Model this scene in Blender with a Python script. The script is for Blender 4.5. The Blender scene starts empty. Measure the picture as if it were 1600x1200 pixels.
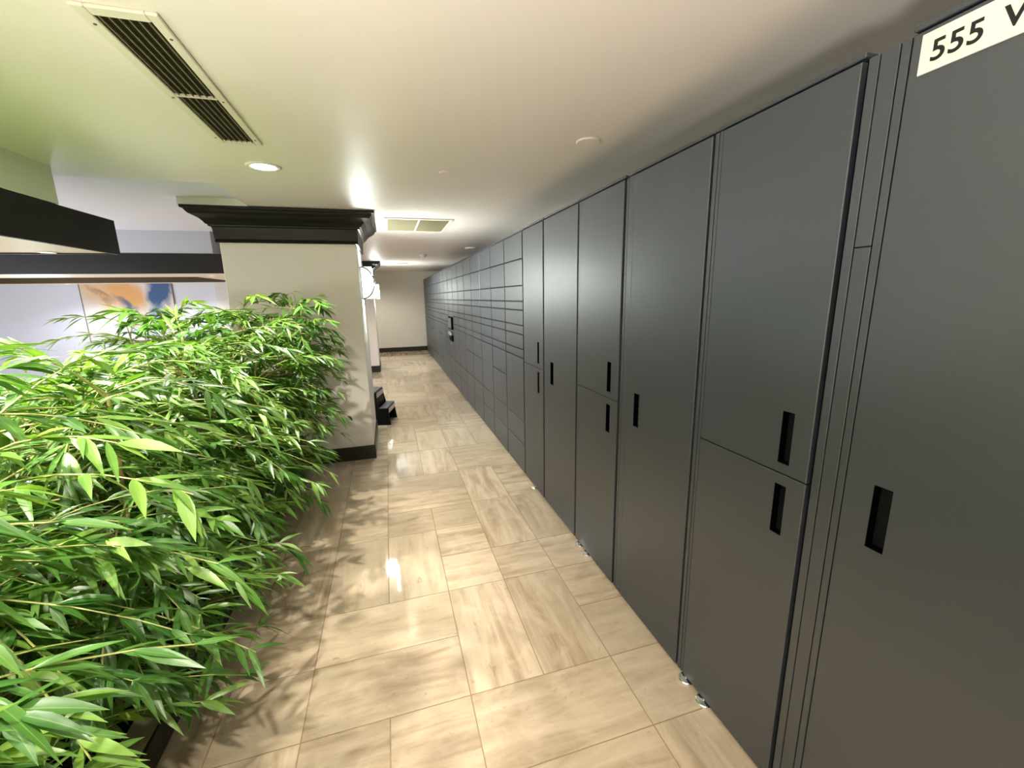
import bpy, bmesh, math, random
from mathutils import Vector, Matrix, noise
random.seed(7)
scene = bpy.context.scene
COL = scene.collection
PI = math.pi

# ------------------------------------------------------------------ helpers
def new_obj(name, bm, mats, parent=None, smooth=False):
    me = bpy.data.meshes.new(name)
    bm.to_mesh(me); bm.free()
    if smooth:
        for p in me.polygons: p.use_smooth = True
    if not isinstance(mats, (list, tuple)): mats = [mats]
    for m in mats: me.materials.append(m)
    o = bpy.data.objects.new(name, me)
    COL.objects.link(o)
    if parent is not None: o.parent = parent
    return o

def tag(o, label=None, cat=None, group=None, kind=None):
    if label: o['label'] = label
    if cat: o['category'] = cat
    if group: o['group'] = group
    if kind: o['kind'] = kind
    return o

def thing(name, label, cat, loc=(0, 0, 0), group=None):
    o = bpy.data.objects.new(name, None)
    o.empty_display_size = 0.1
    COL.objects.link(o); o.location = loc
    return tag(o, label, cat, group)

def box(bm, x0, x1, y0, y1, z0, z1, bev=0.0, mi=0):
    vs = [bm.verts.new((x, y, z)) for x in (x0, x1) for y in (y0, y1) for z in (z0, z1)]
    idx = [(0, 1, 3, 2), (4, 6, 7, 5), (0, 4, 5, 1), (2, 3, 7, 6), (0, 2, 6, 4), (1, 5, 7, 3)]
    fs = [bm.faces.new([vs[i] for i in f]) for f in idx]
    for f in fs: f.material_index = mi
    if bev > 0:
        es = list({e for f in fs for e in f.edges})
        r = bmesh.ops.bevel(bm, geom=es, offset=bev, segments=1, affect='EDGES', profile=0.5)
        for f in r['faces']: f.material_index = mi
    return fs

def quad(bm, pts, mi=0):
    f = bm.faces.new([bm.verts.new(p) for p in pts]); f.material_index = mi
    return f

def cyl(bm, c, r, h, n=32, axis='Z', r2=None, mi=0, caps=(True, True)):
    r2 = r if r2 is None else r2
    a, b = [], []
    for i in range(n):
        t = 2*PI*i/n
        u, v = math.cos(t), math.sin(t)
        if axis == 'Z':
            p0, p1 = (c[0]+r*u, c[1]+r*v, c[2]), (c[0]+r2*u, c[1]+r2*v, c[2]+h)
        elif axis == 'X':
            p0, p1 = (c[0], c[1]+r*u, c[2]+r*v), (c[0]+h, c[1]+r2*u, c[2]+r2*v)
        else:
            p0, p1 = (c[0]+r*u, c[1], c[2]+r*v), (c[0]+r2*u, c[1]+h, c[2]+r2*v)
        a.append(bm.verts.new(p0)); b.append(bm.verts.new(p1))
    for i in range(n):
        j = (i+1) % n
        bm.faces.new((a[i], a[j], b[j], b[i])).material_index = mi
    if caps[0]: bm.faces.new(a[::-1]).material_index = mi
    if caps[1]: bm.faces.new(b).material_index = mi

def lathe(bm, c, prof, n=32):
    rings = []
    for r, z in prof:
        rings.append([bm.verts.new((c[0]+r*math.cos(2*PI*i/n), c[1]+r*math.sin(2*PI*i/n), c[2]+z)) for i in range(n)])
    for A, B in zip(rings, rings[1:]):
        for i in range(n):
            j = (i+1) % n
            bm.faces.new((A[i], A[j], B[j], B[i]))
    return rings

def tube(bm, pts, r0, r1, n=5):
    rings = []
    for k, p in enumerate(pts):
        p = Vector(p)
        d = Vector(pts[min(k+1, len(pts)-1)]) - Vector(pts[max(k-1, 0)])
        d.normalize()
        s = d.cross(Vector((0, 0, 1)))
        if s.length < 1e-3: s = Vector((1, 0, 0))
        s.normalize(); t = d.cross(s)
        r = r0+(r1-r0)*k/max(1, len(pts)-1)
        rings.append([bm.verts.new(p+s*r*math.cos(2*PI*i/n)+t*r*math.sin(2*PI*i/n)) for i in range(n)])
    for A, B in zip(rings, rings[1:]):
        for i in range(n):
            j = (i+1) % n
            bm.faces.new((A[i], A[j], B[j], B[i]))
    bm.faces.new(rings[0][::-1]); bm.faces.new(rings[-1])

def fixn(bm):
    bmesh.ops.recalc_face_normals(bm, faces=bm.faces[:])

# ------------------------------------------------------------------ materials
def mat(name, col, rough=0.5, spec=0.5, metal=0.0, bump=0.0, bscale=200, var=0.0, vscale=3.0):
    m = bpy.data.materials.new(name); m.use_nodes = True
    nt = m.node_tree; b = nt.nodes['Principled BSDF']
    b.inputs['Base Color'].default_value = (*col, 1)
    b.inputs['Roughness'].default_value = rough
    b.inputs['Specular IOR Level'].default_value = spec
    b.inputs['Metallic'].default_value = metal
    if bump or var:
        tc = nt.nodes.new('ShaderNodeTexCoord')
    if var:
        n = nt.nodes.new('ShaderNodeTexNoise'); n.inputs['Scale'].default_value = vscale; n.inputs['Detail'].default_value = 6
        nt.links.new(tc.outputs['Object'], n.inputs['Vector'])
        r = nt.nodes.new('ShaderNodeMapRange')
        r.inputs['From Min'].default_value = 0.3; r.inputs['From Max'].default_value = 0.7
        r.inputs['To Min'].default_value = 1-var; r.inputs['To Max'].default_value = 1+var
        nt.links.new(n.outputs['Fac'], r.inputs['Value'])
        mx = nt.nodes.new('ShaderNodeVectorMath'); mx.operation = 'SCALE'
        mx.inputs[0].default_value = col
        nt.links.new(r.outputs['Result'], mx.inputs['Scale'])
        nt.links.new(mx.outputs['Vector'], b.inputs['Base Color'])
    if bump:
        n2 = nt.nodes.new('ShaderNodeTexNoise'); n2.inputs['Scale'].default_value = bscale; n2.inputs['Detail'].default_value = 3
        nt.links.new(tc.outputs['Object'], n2.inputs['Vector'])
        bp = nt.nodes.new('ShaderNodeBump'); bp.inputs['Strength'].default_value = bump; bp.inputs['Distance'].default_value = 0.002
        nt.links.new(n2.outputs['Fac'], bp.inputs['Height'])
        nt.links.new(bp.outputs['Normal'], b.inputs['Normal'])
    return m

def emis(name, col, strength):
    m = bpy.data.materials.new(name); m.use_nodes = True
    b = m.node_tree.nodes['Principled BSDF']
    b.inputs['Base Color'].default_value = (*col, 1)
    b.inputs['Emission Color'].default_value = (*col, 1)
    b.inputs['Emission Strength'].default_value = strength
    return m

M = {}
M['ceiling'] = mat('ceiling_paint', (0.84, 0.765, 0.71), 0.38, 0.4, bump=0.03, bscale=90)
M['tray'] = mat('tray_ceiling_paint', (0.78, 0.79, 0.86), 0.6, 0.3)
M['wall'] = mat('wall_paint', (0.80, 0.77, 0.72), 0.55, 0.3, bump=0.06, bscale=150)
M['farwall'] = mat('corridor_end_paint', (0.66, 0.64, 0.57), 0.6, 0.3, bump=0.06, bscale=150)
M['lobby'] = mat('lobby_wall_paint', (0.80, 0.81, 0.88), 0.6, 0.3)
M['dark_trim'] = mat('dark_olive_trim', (0.020, 0.018, 0.011), 0.35, 0.4)
M['crown'] = mat('dark_crown_wood', (0.008, 0.0062, 0.004), 0.40, 0.35, var=0.2, vscale=6)
M['fascia'] = mat('dark_fascia', (0.009, 0.008, 0.006), 0.5, 0.3)
M['soffit'] = mat('soffit_underside', (0.78, 0.66, 0.50), 0.5, 0.3)
M['locker'] = mat('slate_powder_coat', (0.026, 0.034, 0.044), 0.44, 1.0, bump=0.03, bscale=500)
M['locker'].node_tree.nodes['Principled BSDF'].inputs['IOR'].default_value = 1.55
M['locker_gap'] = mat('locker_carcass', (0.004, 0.004, 0.005), 0.6, 0.2)
M['black'] = mat('black_plastic', (0.0008, 0.0008, 0.0008), 0.6, 0.04)
M['chrome'] = mat('chrome', (0.85, 0.85, 0.85), 0.12, 0.5, metal=1.0)
M['vent_white'] = mat('vent_frame_paint', (0.75, 0.70, 0.58), 0.4, 0.4)
M['vent_slat'] = mat('vent_slat', (0.26, 0.23, 0.13), 0.5, 0.3)
M['vent_dark'] = mat('vent_dark', (0.012, 0.010, 0.005), 0.7, 0.2)
M['filter'] = mat('return_filter', (0.27, 0.24, 0.15), 0.8, 0.2)
M['white'] = mat('white_plastic', (0.80, 0.78, 0.72), 0.4, 0.4)
M['screw'] = mat('screw_head', (0.15, 0.13, 0.09), 0.4, 0.5, metal=0.6)
M['sign'] = mat('sign_plate', (0.82, 0.84, 0.74), 0.5, 0.3)
M['ink'] = mat('sign_lettering', (0.02, 0.02, 0.018), 0.6, 0.2)
M['stool'] = mat('stool_black_plastic', (0.002, 0.002, 0.002), 0.5, 0.2)
M['tread'] = mat('stool_grey_tread', (0.09, 0.09, 0.09), 0.7, 0.3, bump=0.4, bscale=400)
M['strip'] = mat('stool_label_strip', (0.55, 0.52, 0.48), 0.5, 0.3)
M['rim'] = mat('planter_rim_taupe', (0.32, 0.27, 0.19), 0.5, 0.3)
M['soil'] = mat('planter_soil', (0.020, 0.014, 0.008), 0.9, 0.1, bump=1.0, bscale=40, var=0.5, vscale=25)
M['cane'] = mat('bamboo_cane', (0.42, 0.33, 0.14), 0.5, 0.4, var=0.3, vscale=14)
M['twig'] = mat('bamboo_twig', (0.34, 0.36, 0.12), 0.55, 0.3)
M['screen'] = mat('kiosk_screen', (0.006, 0.010, 0.03), 0.08, 0.6)
M['lamp_disc'] = emis('downlight_lens', (1.0, 0.93, 0.80), 30)
M['lamp_small'] = emis('soffit_downlight_lens', (1.0, 0.90, 0.72), 6)
M['sconce_glow'] = emis('sconce_diffuser', (0.93, 1.0, 0.95), 70)
M['sconce_glass'] = emis('sconce_frosted_end', (0.85, 1.0, 0.94), 0.9)
M['steel_dark'] = mat('dark_sconce_rim', (0.02, 0.022, 0.02), 0.5, 0.3)

def leaf_material():
    m = bpy.data.materials.new('bamboo_leaf'); m.use_nodes = True
    nt = m.node_tree; b = nt.nodes['Principled BSDF']; out = nt.nodes['Material Output']
    at = nt.nodes.new('ShaderNodeAttribute'); at.attribute_name = 'leaf'
    sep = nt.nodes.new('ShaderNodeSeparateColor'); nt.links.new(at.outputs['Color'], sep.inputs['Color'])
    cr = nt.nodes.new('ShaderNodeValToRGB')
    e = cr.color_ramp.elements
    e[0].position = 0; e[0].color = (0.028, 0.115, 0.014, 1)
    e[1].position = 1; e[1].color = (0.22, 0.39, 0.06, 1)
    k = cr.color_ramp.elements.new(0.55); k.color = (0.085, 0.225, 0.032, 1)
    nt.links.new(sep.outputs['Red'], cr.inputs['Fac'])
    # pale midrib: G holds the distance from the midrib
    mr = nt.nodes.new('ShaderNodeMapRange')
    mr.inputs['From Min'].default_value = 0.0; mr.inputs['From Max'].default_value = 0.12
    mr.inputs['To Min'].default_value = 0.45; mr.inputs['To Max'].default_value = 0.0
    nt.links.new(sep.outputs['Green'], mr.inputs['Value'])
    mx = nt.nodes.new('ShaderNodeMix'); mx.data_type = 'RGBA'
    nt.links.new(mr.outputs['Result'], mx.inputs['Factor'])
    nt.links.new(cr.outputs['Color'], mx.inputs['A'])
    mx.inputs['B'].default_value = (0.28, 0.42, 0.10, 1)
    nt.links.new(mx.outputs['Result'], b.inputs['Base Color'])
    b.inputs['Roughness'].default_value = 0.40
    b.inputs['Specular IOR Level'].default_value = 0.75
    tr = nt.nodes.new('ShaderNodeBsdfTranslucent')
    br = nt.nodes.new('ShaderNodeMix'); br.data_type = 'RGBA'; br.blend_type = 'MULTIPLY'
    br.inputs['Factor'].default_value = 1.0
    nt.links.new(mx.outputs['Result'], br.inputs['A']); br.inputs['B'].default_value = (1.7, 1.5, 0.6, 1)
    nt.links.new(br.outputs['Result'], tr.inputs['Color'])
    ms = nt.nodes.new('ShaderNodeMixShader'); ms.inputs['Fac'].default_value = 0.28
    nt.links.new(b.outputs['BSDF'], ms.inputs[1]); nt.links.new(tr.outputs['BSDF'], ms.inputs[2])
    nt.links.new(ms.outputs['Shader'], out.inputs['Surface'])
    return m
M['leaf'] = leaf_material()

def tile_material():
    m = bpy.data.materials.new('travertine_tiles'); m.use_nodes = True
    nt = m.node_tree; b = nt.nodes['Principled BSDF']; L = nt.links.new
    uv = nt.nodes.new('ShaderNodeUVMap'); uv.uv_map = 'vein'
    at = nt.nodes.new('ShaderNodeAttribute'); at.attribute_name = 'tile'
    sep = nt.nodes.new('ShaderNodeSeparateColor'); L(at.outputs['Color'], sep.inputs['Color'])
    # warp so that veins waver
    mp = nt.nodes.new('ShaderNodeMapping'); mp.inputs['Scale'].default_value = (2.2, 15.0, 1); L(uv.outputs['UV'], mp.inputs['Vector'])
    n1 = nt.nodes.new('ShaderNodeTexNoise'); n1.inputs['Scale'].default_value = 1.0; n1.inputs['Detail'].default_value = 8; n1.inputs['Roughness'].default_value = 0.6; n1.inputs['Distortion'].default_value = 0.7
    L(mp.outputs['Vector'], n1.inputs['Vector'])
    ramp = nt.nodes.new('ShaderNodeValToRGB'); e = ramp.color_ramp.elements
    e[0].position = 0.25; e[0].color = (0.27, 0.195, 0.120, 1)
    e[1].position = 0.72; e[1].color = (0.58, 0.485, 0.36, 1)
    k = e.new(0.42); k.color = (0.42, 0.335, 0.230, 1)
    k = e.new(0.56); k.color = (0.52, 0.425, 0.305, 1)
    L(n1.outputs['Fac'], ramp.inputs['Fac'])
    # second layer of pale cloudy patches
    n2 = nt.nodes.new('ShaderNodeTexNoise'); n2.inputs['Scale'].default_value = 7; n2.inputs['Detail'].default_value = 7; n2.inputs['Distortion'].default_value = 1.2
    L(uv.outputs['UV'], n2.inputs['Vector'])
    r2 = nt.nodes.new('ShaderNodeMapRange'); r2.inputs['From Min'].default_value = 0.5; r2.inputs['From Max'].default_value = 0.75; r2.inputs['To Max'].default_value = 0.55
    L(n2.outputs['Fac'], r2.inputs['Value'])
    m1 = nt.nodes.new('ShaderNodeMix'); m1.data_type = 'RGBA'; L(r2.outputs['Result'], m1.inputs['Factor']); L(ramp.outputs['Color'], m1.inputs['A']); m1.inputs['B'].default_value = (0.60, 0.51, 0.385, 1)
    # per tile: mix toward even pale stone (G) and brightness (R)
    m2 = nt.nodes.new('ShaderNodeMix'); m2.data_type = 'RGBA'; L(sep.outputs['Green'], m2.inputs['Factor']); L(m1.outputs['Result'], m2.inputs['A']); m2.inputs['B'].default_value = (0.53, 0.445, 0.32, 1)
    br = nt.nodes.new('ShaderNodeMapRange'); br.inputs['To Min'].default_value = 0.80; br.inputs['To Max'].default_value = 1.08; L(sep.outputs['Red'], br.inputs['Value'])
    sc = nt.nodes.new('ShaderNodeVectorMath'); sc.operation = 'SCALE'; L(m2.outputs['Result'], sc.inputs[0]); L(br.outputs['Result'], sc.inputs['Scale'])
    # pits: small dark elongated pores of travertine
    mp3 = nt.nodes.new('ShaderNodeMapping'); mp3.inputs['Scale'].default_value = (14, 30, 1); L(uv.outputs['UV'], mp3.inputs['Vector'])
    n3 = nt.nodes.new('ShaderNodeTexNoise'); n3.inputs['Scale'].default_value = 1.3; n3.inputs['Detail'].default_value = 5; n3.inputs['Distortion'].default_value = 1.5
    L(mp3.outputs['Vector'], n3.inputs['Vector'])
    r3 = nt.nodes.new('ShaderNodeMapRange'); r3.inputs['From Min'].default_value = 0.64; r3.inputs['From Max'].default_value = 0.73; r3.inputs['To Max'].default_value = 0.6
    L(n3.outputs['Fac'], r3.inputs['Value'])
    m3 = nt.nodes.new('ShaderNodeMix'); m3.data_type = 'RGBA'; L(r3.outputs['Result'], m3.inputs['Factor']); L(sc.outputs['Vector'], m3.inputs['A']); m3.inputs['B'].default_value = (0.30, 0.22, 0.13, 1)
    L(m3.outputs['Result'], b.inputs['Base Color'])
    rr = nt.nodes.new('ShaderNodeMapRange'); rr.inputs['To Min'].default_value = 0.03; rr.inputs['To Max'].default_value = 0.075; L(n2.outputs['Fac'], rr.inputs['Value'])
    L(rr.outputs['Result'], b.inputs['Roughness'])
    b.inputs['Specular IOR Level'].default_value = 0.5
    return m
M['tile'] = tile_material()
M['grout'] = mat('tile_grout', (0.26, 0.19, 0.11), 0.8, 0.2)

# ------------------------------------------------------------------ constants (metres)
XL = 1.04                 # face of the lockers
ZC = 2.26                 # corridor ceiling
ZT = 2.31                 # raised lobby ceiling
YFAR = 12.62
T = 0.305; TX0 = -0.1046-0.305   # tile grid, left edge of column c0
TY = 0.3115; TY0 = 1.0457        # tile grid, row r0

# ------------------------------------------------------------------ floor: one mesh, a tile per face
def build_floor():
    bm = bmesh.new()
    uvl = bm.loops.layers.uv.new('vein')
    cl = bm.loops.layers.float_color.new('tile')
    i0, i1, j0, j1 = -22, 7, -14, 38
    used = set()
    tiles = []
    def put(i, j, w, h, vein=None):
        cells = [(i+a, j+b) for a in range(w) for b in range(h)]
        if any(c in used for c in cells): return False
        used.update(cells); tiles.append((i, j, w, h, vein)); return True
    # the pattern read from the photograph: (column, row, width, depth)
    for t in [(0, 1, 2, 1, 0), (0, 2, 2, 1, 0), (0, 0, 1, 1, 0), (1, 0, 1, 1, 0), (0, -1, 1, 1, 0), (1, -1, 1, 1, 0),
              (2, 1, 1, 2, 1), (3, 1, 1, 2, 1), (2, 0, 2, 1, 0), (2, -1, 2, 1, 0), (2, 3, 1, 1, 0), (2, 4, 1, 1, 0), (3, 3, 1, 1, 0),
              (3, 4, 1, 2, 1), (4, 0, 1, 1, 0), (4, -2, 1, 2, 1), (4, 1, 1, 1, 0), (4, 2, 1, 1, 0), (4, 3, 1, 1, 0), (4, 4, 1, 2, 1),
              (1, 3, 1, 2, 1), (0, 3, 1, 2, 1), (1, 5, 1, 1, 0), (2, 5, 1, 1, 0), (1, 6, 2, 1, 0), (1, 7, 2, 1, 0),
              (0, 5, 1, 2, 0), (1, 8, 1, 2, 1), (2, 8, 1, 2, 1), (3, 6, 1, 2, 1), (0, 7, 1, 1, 0), (3, 8, 2, 1, 0),
              (-1, 1, 1, 1, 0), (-1, 2, 1, 1, 0), (-1, 3, 1, 2, 1), (-1, -1, 1, 2, 1), (-1, 5, 1, 2, 1), (0, 8, 1, 1, 0), (0, 9, 1, 1, 0)]:
        put(*t)
    rnd = random.Random(3)
    for j in range(j0, j1):
        for i in range(i0, i1):
            if (i, j) in used: continue
            ch = rnd.random()
            if ch < 0.36 and i+1 < i1 and put(i, j, 2, 1, 0): continue
            if ch < 0.75 and j+1 < j1 and put(i, j, 1, 2, 1): continue
            put(i, j, 1, 1, 0)
    g = 0.0011
    for (i, j, w, h, vein) in tiles:
        x0, x1 = TX0+i*T+g, TX0+(i+w)*T-g
        y0, y1 = TY0+j*TY+g, TY0+(j+h)*TY-g
        z, zb = 0.0, -0.004
        c = 0.0012
        top = [(x0+c, y0+c, z), (x1-c, y0+c, z), (x1-c, y1-c, z), (x0+c, y1-c, z)]
        bot = [(x0, y0, zb), (x1, y0, zb), (x1, y1, zb), (x0, y1, zb)]
        tv = [bm.verts.new(p) for p in top]; bv = [bm.verts.new(p) for p in bot]
        fs = [bm.faces.new(tv)]
        for k in range(4):
            fs.append(bm.faces.new((bv[k], bv[(k+1) % 4], tv[(k+1) % 4], tv[k])))
        col = (rnd.random(), max(0, rnd.random()*1.1-0.5), rnd.random(), 1)
        ox, oy = rnd.uniform(0, 60), rnd.uniform(0, 60)
        for f in fs:
            for l in f.loops:
                x, y = l.vert.co.x, l.vert.co.y
                l[uvl].uv = (x+ox, y+oy) if vein == 0 else (y+ox, x+oy)
                l[cl] = col
            f.material_index = 0
    X0, X1 = TX0+i0*T, TX0+i1*T
    Y0, Y1 = TY0+j0*TY, TY0+j1*TY
    f = quad(bm, [(X0, Y0, -0.0015), (X1, Y0, -0.0015), (X1, Y1, -0.0015), (X0, Y1, -0.0015)], 1)
    box(bm, X0, X1, Y0, Y1, -0.12, -0.005, 0, 1)
    return tag(new_obj('floor', bm, [M['tile'], M['grout']]), kind='structure')
build_floor()

# ------------------------------------------------------------------ ceiling
XTRAY, YTRAY = -0.985, 3.25
bm = bmesh.new()
box(bm, XTRAY, 1.75, -3.3, 12.8, ZC, 2.5)
box(bm, -6.9, XTRAY, -3.3, YTRAY, ZC, 2.5)
tag(new_obj('ceiling', bm, M['ceiling']), kind='structure')
bm = bmesh.new(); box(bm, -6.9, XTRAY, YTRAY, 12.8, ZT, 2.5)
o = tag(new_obj('ceiling_tray', bm, M['tray']), kind='structure')

# ------------------------------------------------------------------ walls
def wall(name, m, *b):
    bm = bmesh.new(); box(bm, *b)
    return tag(new_obj(name, bm, m), kind='structure')
wall('wall_right', M['farwall'], 1.66, 1.78, -3.3, 12.8, 0, ZC)
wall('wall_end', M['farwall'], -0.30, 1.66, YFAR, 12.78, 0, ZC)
wall('wall_rear', M['wall'], -6.8, 1.66, -3.2, -3.08, 0, ZC)
wall('wall_lobby', M['lobby'], -6.8, -0.30, 9.4, 9.55, 0, ZT)
wall('wall_left', M['lobby'], -6.9, -6.78, -3.2, 9.4, 0, ZC)
bm = bmesh.new(); box(bm, -0.30, XL+0.5, YFAR-0.014, YFAR, 0, 0.125, 0.003)
tag(new_obj('baseboard_end', bm, M['dark_trim']), kind='structure')
bm = bmesh.new(); box(bm, -3.05, -2.62, 9.25, 9.4, 0, ZT, 0.004)
tag(new_obj('trim_1', bm, M['wall']), kind='structure')

# pillars with crowns and baseboards
def pillar(y0, y1, x0, x1, names, strip=False):
    bm = bmesh.new()
    box(bm, x0, x1, y0, y1, 0, ZC, 0.004)
    if strip:
        box(bm, x0-0.185, XTRAY, y0-0.172, y1, 2.245, ZT)
    tag(new_obj(names[0], bm, M['wall']), kind='structure')
    # crown: profile (out, z) swept round the front and both sides with mitred corners
    prof = [(0.0, 2.000), (0.018, 2.000), (0.024, 2.010), (0.018, 2.022), (0.022, 2.028), (0.026, 2.090), (0.030, 2.118),
            (0.046, 2.122), (0.050, 2.134), (0.060, 2.138), (0.072, 2.156), (0.092, 2.176), (0.118, 2.190), (0.140, 2.202),
            (0.152, 2.216), (0.160, 2.232), (0.176, 2.236), (0.176, 2.256), (0.0, 2.256)]
    bm = bmesh.new(); rings = []
    for q, z in prof:
        rings.append([bm.verts.new(p) for p in ((x0-q, y1, z), (x0-q, y0-q, z), (x1+q, y0-q, z), (x1+q, y1, z))])
    for A, B in zip(rings, rings[1:]):
        for k in range(3): bm.faces.new((A[k], A[k+1], B[k+1], B[k]))
    bm.faces.new([r[0] for r in rings]); bm.faces.new([r[3] for r in rings][::-1])
    fixn(bm)
    tag(new_obj(names[1], bm, M['crown']), kind='structure')
    bm = bmesh.new(); q = 0.014
    box(bm, x0-q, x1+q, y0-q, y0, 0, 0.135, 0.003)
    box(bm, x1, x1+q, y0, y1, 0, 0.135, 0.003)
    tag(new_obj(names[2], bm, M['dark_trim']), kind='structure')
pillar(4.115, 5.02, -1.272, -0.222, ('wall_pillar', 'trim_2', 'baseboard_pillar'), True)
pillar(9.24, 10.1, -1.30, -0.240, ('wall_far_pillar', 'trim_3', 'baseboard_far_pillar'))

# bulkhead over the near soffit and the wall above the far soffit
bm = bmesh.new()
box(bm, -6.78, -1.68, -3.08, 3.05, 2.068, ZC)
tag(new_obj('wall_bulkhead', bm, M['wall']), kind='structure')
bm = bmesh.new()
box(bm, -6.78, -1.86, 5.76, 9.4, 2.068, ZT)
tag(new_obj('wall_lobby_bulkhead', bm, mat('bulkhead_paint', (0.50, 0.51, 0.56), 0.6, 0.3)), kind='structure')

# dropped soffit boxes with dark fascia
def near_soffit():
    t = thing('dropped_soffit', 'dark fascia soffit box in the upper left, nearest, with cream underside', 'soffit', (-3.0, 1.0, 1.848))
    bm = bmesh.new()
    box(bm, -1.70, -1.68, -3.0, 3.54, 1.848, 2.064); box(bm, -6.7, -1.70, 3.52, 3.54, 1.848, 2.064)
    for v in bm.verts: v.co -= t.location
    new_obj('fascia', bm, M['fascia'], t)
    bm = bmesh.new(); box(bm, -6.7, -1.70, -3.0, 3.52, 1.856, 2.064)
    for v in bm.verts: v.co -= t.location
    new_obj('underside', bm, M['soffit'], t)
    return t
near_soffit()
def far_soffit():
    t = thing('dropped_soffit', 'long dark framed soffit ring hanging across the lobby behind the nearer one', 'soffit', (-3.0, 7.2, 1.848))
    x0, x1, y0, y1 = -6.7, -1.45, 5.75, 8.75
    ox1, oy0, oy1 = -2.36, 6.62, 8.32
    bm = bmesh.new()
    box(bm, x0, x1, y0, y0+0.02, 1.848, 2.064); box(bm, x1-0.02, x1, y0+0.02, y1, 1.848, 2.064)
    for v in bm.verts: v.co -= t.location
    new_obj('fascia', bm, M['fascia'], t)
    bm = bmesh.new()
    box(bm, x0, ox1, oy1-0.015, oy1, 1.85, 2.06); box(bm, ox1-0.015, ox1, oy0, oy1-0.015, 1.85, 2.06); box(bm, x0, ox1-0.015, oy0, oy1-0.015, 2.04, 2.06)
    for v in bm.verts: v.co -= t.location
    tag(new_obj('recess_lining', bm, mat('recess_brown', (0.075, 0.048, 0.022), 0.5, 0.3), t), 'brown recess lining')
    bm = bmesh.new()
    box(bm, x0, x1-0.02, y0+0.02, oy0, 1.853, 2.06); box(bm, ox1, x1-0.02, oy0, oy1, 1.853, 2.06); box(bm, x0, x1-0.02, oy1, y1, 1.853, 2.06)
    for v in bm.verts: v.co -= t.location
    new_obj('underside', bm, M['soffit'], t)
far_soffit()

# ------------------------------------------------------------------ lamps in the ceiling
def spot(name, loc, power, col, angle=130, blend=0.6, size=0.05, parent=None, aim=None):
    l = bpy.data.lights.new(name, 'SPOT'); l.energy = power; l.color = col
    l.spot_size = math.radians(angle); l.spot_blend = blend; l.shadow_soft_size = size
    o = bpy.data.objects.new(name, l); COL.objects.link(o)
    o.location = loc
    if aim is not None:
        o.rotation_euler = (Vector(aim)-Vector(loc)).to_track_quat('-Z', 'Y').to_euler()
    if parent is not None:
        o.parent = parent
        o.location = Vector(loc)-parent.location
    return o

WARM = (1.0, 0.92, 0.80)
COOL = (0.80, 0.87, 1.0)
def downlight(loc, label, r=0.088, power=60, col=WARM, angle=125, lens='lamp_disc', group=None, size=0.045, aim=None, blend=0.5):
    x, y, z = loc
    t = thing('recessed_downlight', label, 'ceiling light', loc, group)
    bm = bmesh.new()
    lathe(bm, (0, 0, 0), [(r*0.70, -0.001), (r*0.72, -0.006), (r*0.95, -0.006), (r, -0.002), (r, 0.0)], 40)
    fixn(bm); new_obj('trim_ring', bm, M['white'], t, True)
    bm = bmesh.new(); cyl(bm, (0, 0, -0.0035), r*0.71, 0.003, 40)
    new_obj('lens', bm, M[lens], t)
    spot('lamp', (x, y, z-0.02), power, col, angle, blend, size, t, aim)
    return t
downlight((-0.597, 2.81, ZC), 'bright round downlight in the ceiling above the middle of the planter', power=88, angle=118, blend=0.8, size=0.03, aim=(-0.75, 2.7, 0))
downlight((-0.80, 0.85, ZC), 'round downlight in the ceiling above the near end of the planter', power=70, angle=70, blend=0.8, size=0.03, aim=(-1.30, 0.95, 0))
downlight((-0.10, 0.12, ZC), 'unseen round downlight added to the corridor ceiling overhead, between planter and lockers', power=62, angle=120, blend=0.9, size=0.03, aim=(-0.85, 0.75, 0))  # added to light the near leaves from the camera side
downlight((-1.38, 0.75, ZC), 'unseen round downlight added over the back of the planter, nearer one', power=150, angle=95)  # unseen source, added to brighten the foliage
downlight((-1.38, 1.95, ZC), 'unseen round downlight added over the back of the planter, farther one', power=160, angle=95)  # likewise added for the foliage, no fixture seen here
downlight((-0.42, 6.9, ZC), 'unseen round downlight added to the corridor ceiling behind the nearer pillar', power=85, angle=150)  # added out of sight to light the far corridor
downlight((-0.62, 10.9, ZC), 'unseen round downlight added to the corridor ceiling behind the farther pillar', power=75, angle=160)  # added out of sight to lift the end wall
# lobby soffits
downlight((-2.02, 3.46, 1.856), 'small round light in the cream underside of the nearest soffit', 0.045, 10, WARM, 140, 'lamp_small', size=0.03)
downlight((-2.09, 6.30, 1.853), 'tiny round light near the right end of the far soffit underside', 0.04, 16, COOL, 150, 'lamp_small', size=0.03)
downlight((-4.83, 8.55, 1.853), 'tiny round light at the back edge of the far soffit, above the painting', 0.04, 26, COOL, 150, 'lamp_small', size=0.03)
downlight((-3.4, 8.55, 1.853), 'tiny round light at the back of the far soffit, right of the painting', 0.04, 26, COOL, 150, 'lamp_small', size=0.03)
downlight((-3.3, 4.6, ZT), 'unseen round downlight added to the raised lobby ceiling between the two soffits', 0.08, 36, COOL, 160, 'lamp_disc', size=0.06)  # no fixture seen: added for cool bounce onto the tray
downlight((-5.3, 4.6, ZT), 'unseen round downlight added to the raised lobby ceiling near the left wall', 0.08, 36, COOL, 160, 'lamp_disc', size=0.06)  # second added source of cool lobby bounce

def lamp(name, loc, power, col, size):
    l = bpy.data.lights.new(name, 'POINT'); l.energy = power; l.color = col; l.shadow_soft_size = size
    o = bpy.data.objects.new(name, l); COL.objects.link(o); o.location = loc
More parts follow.
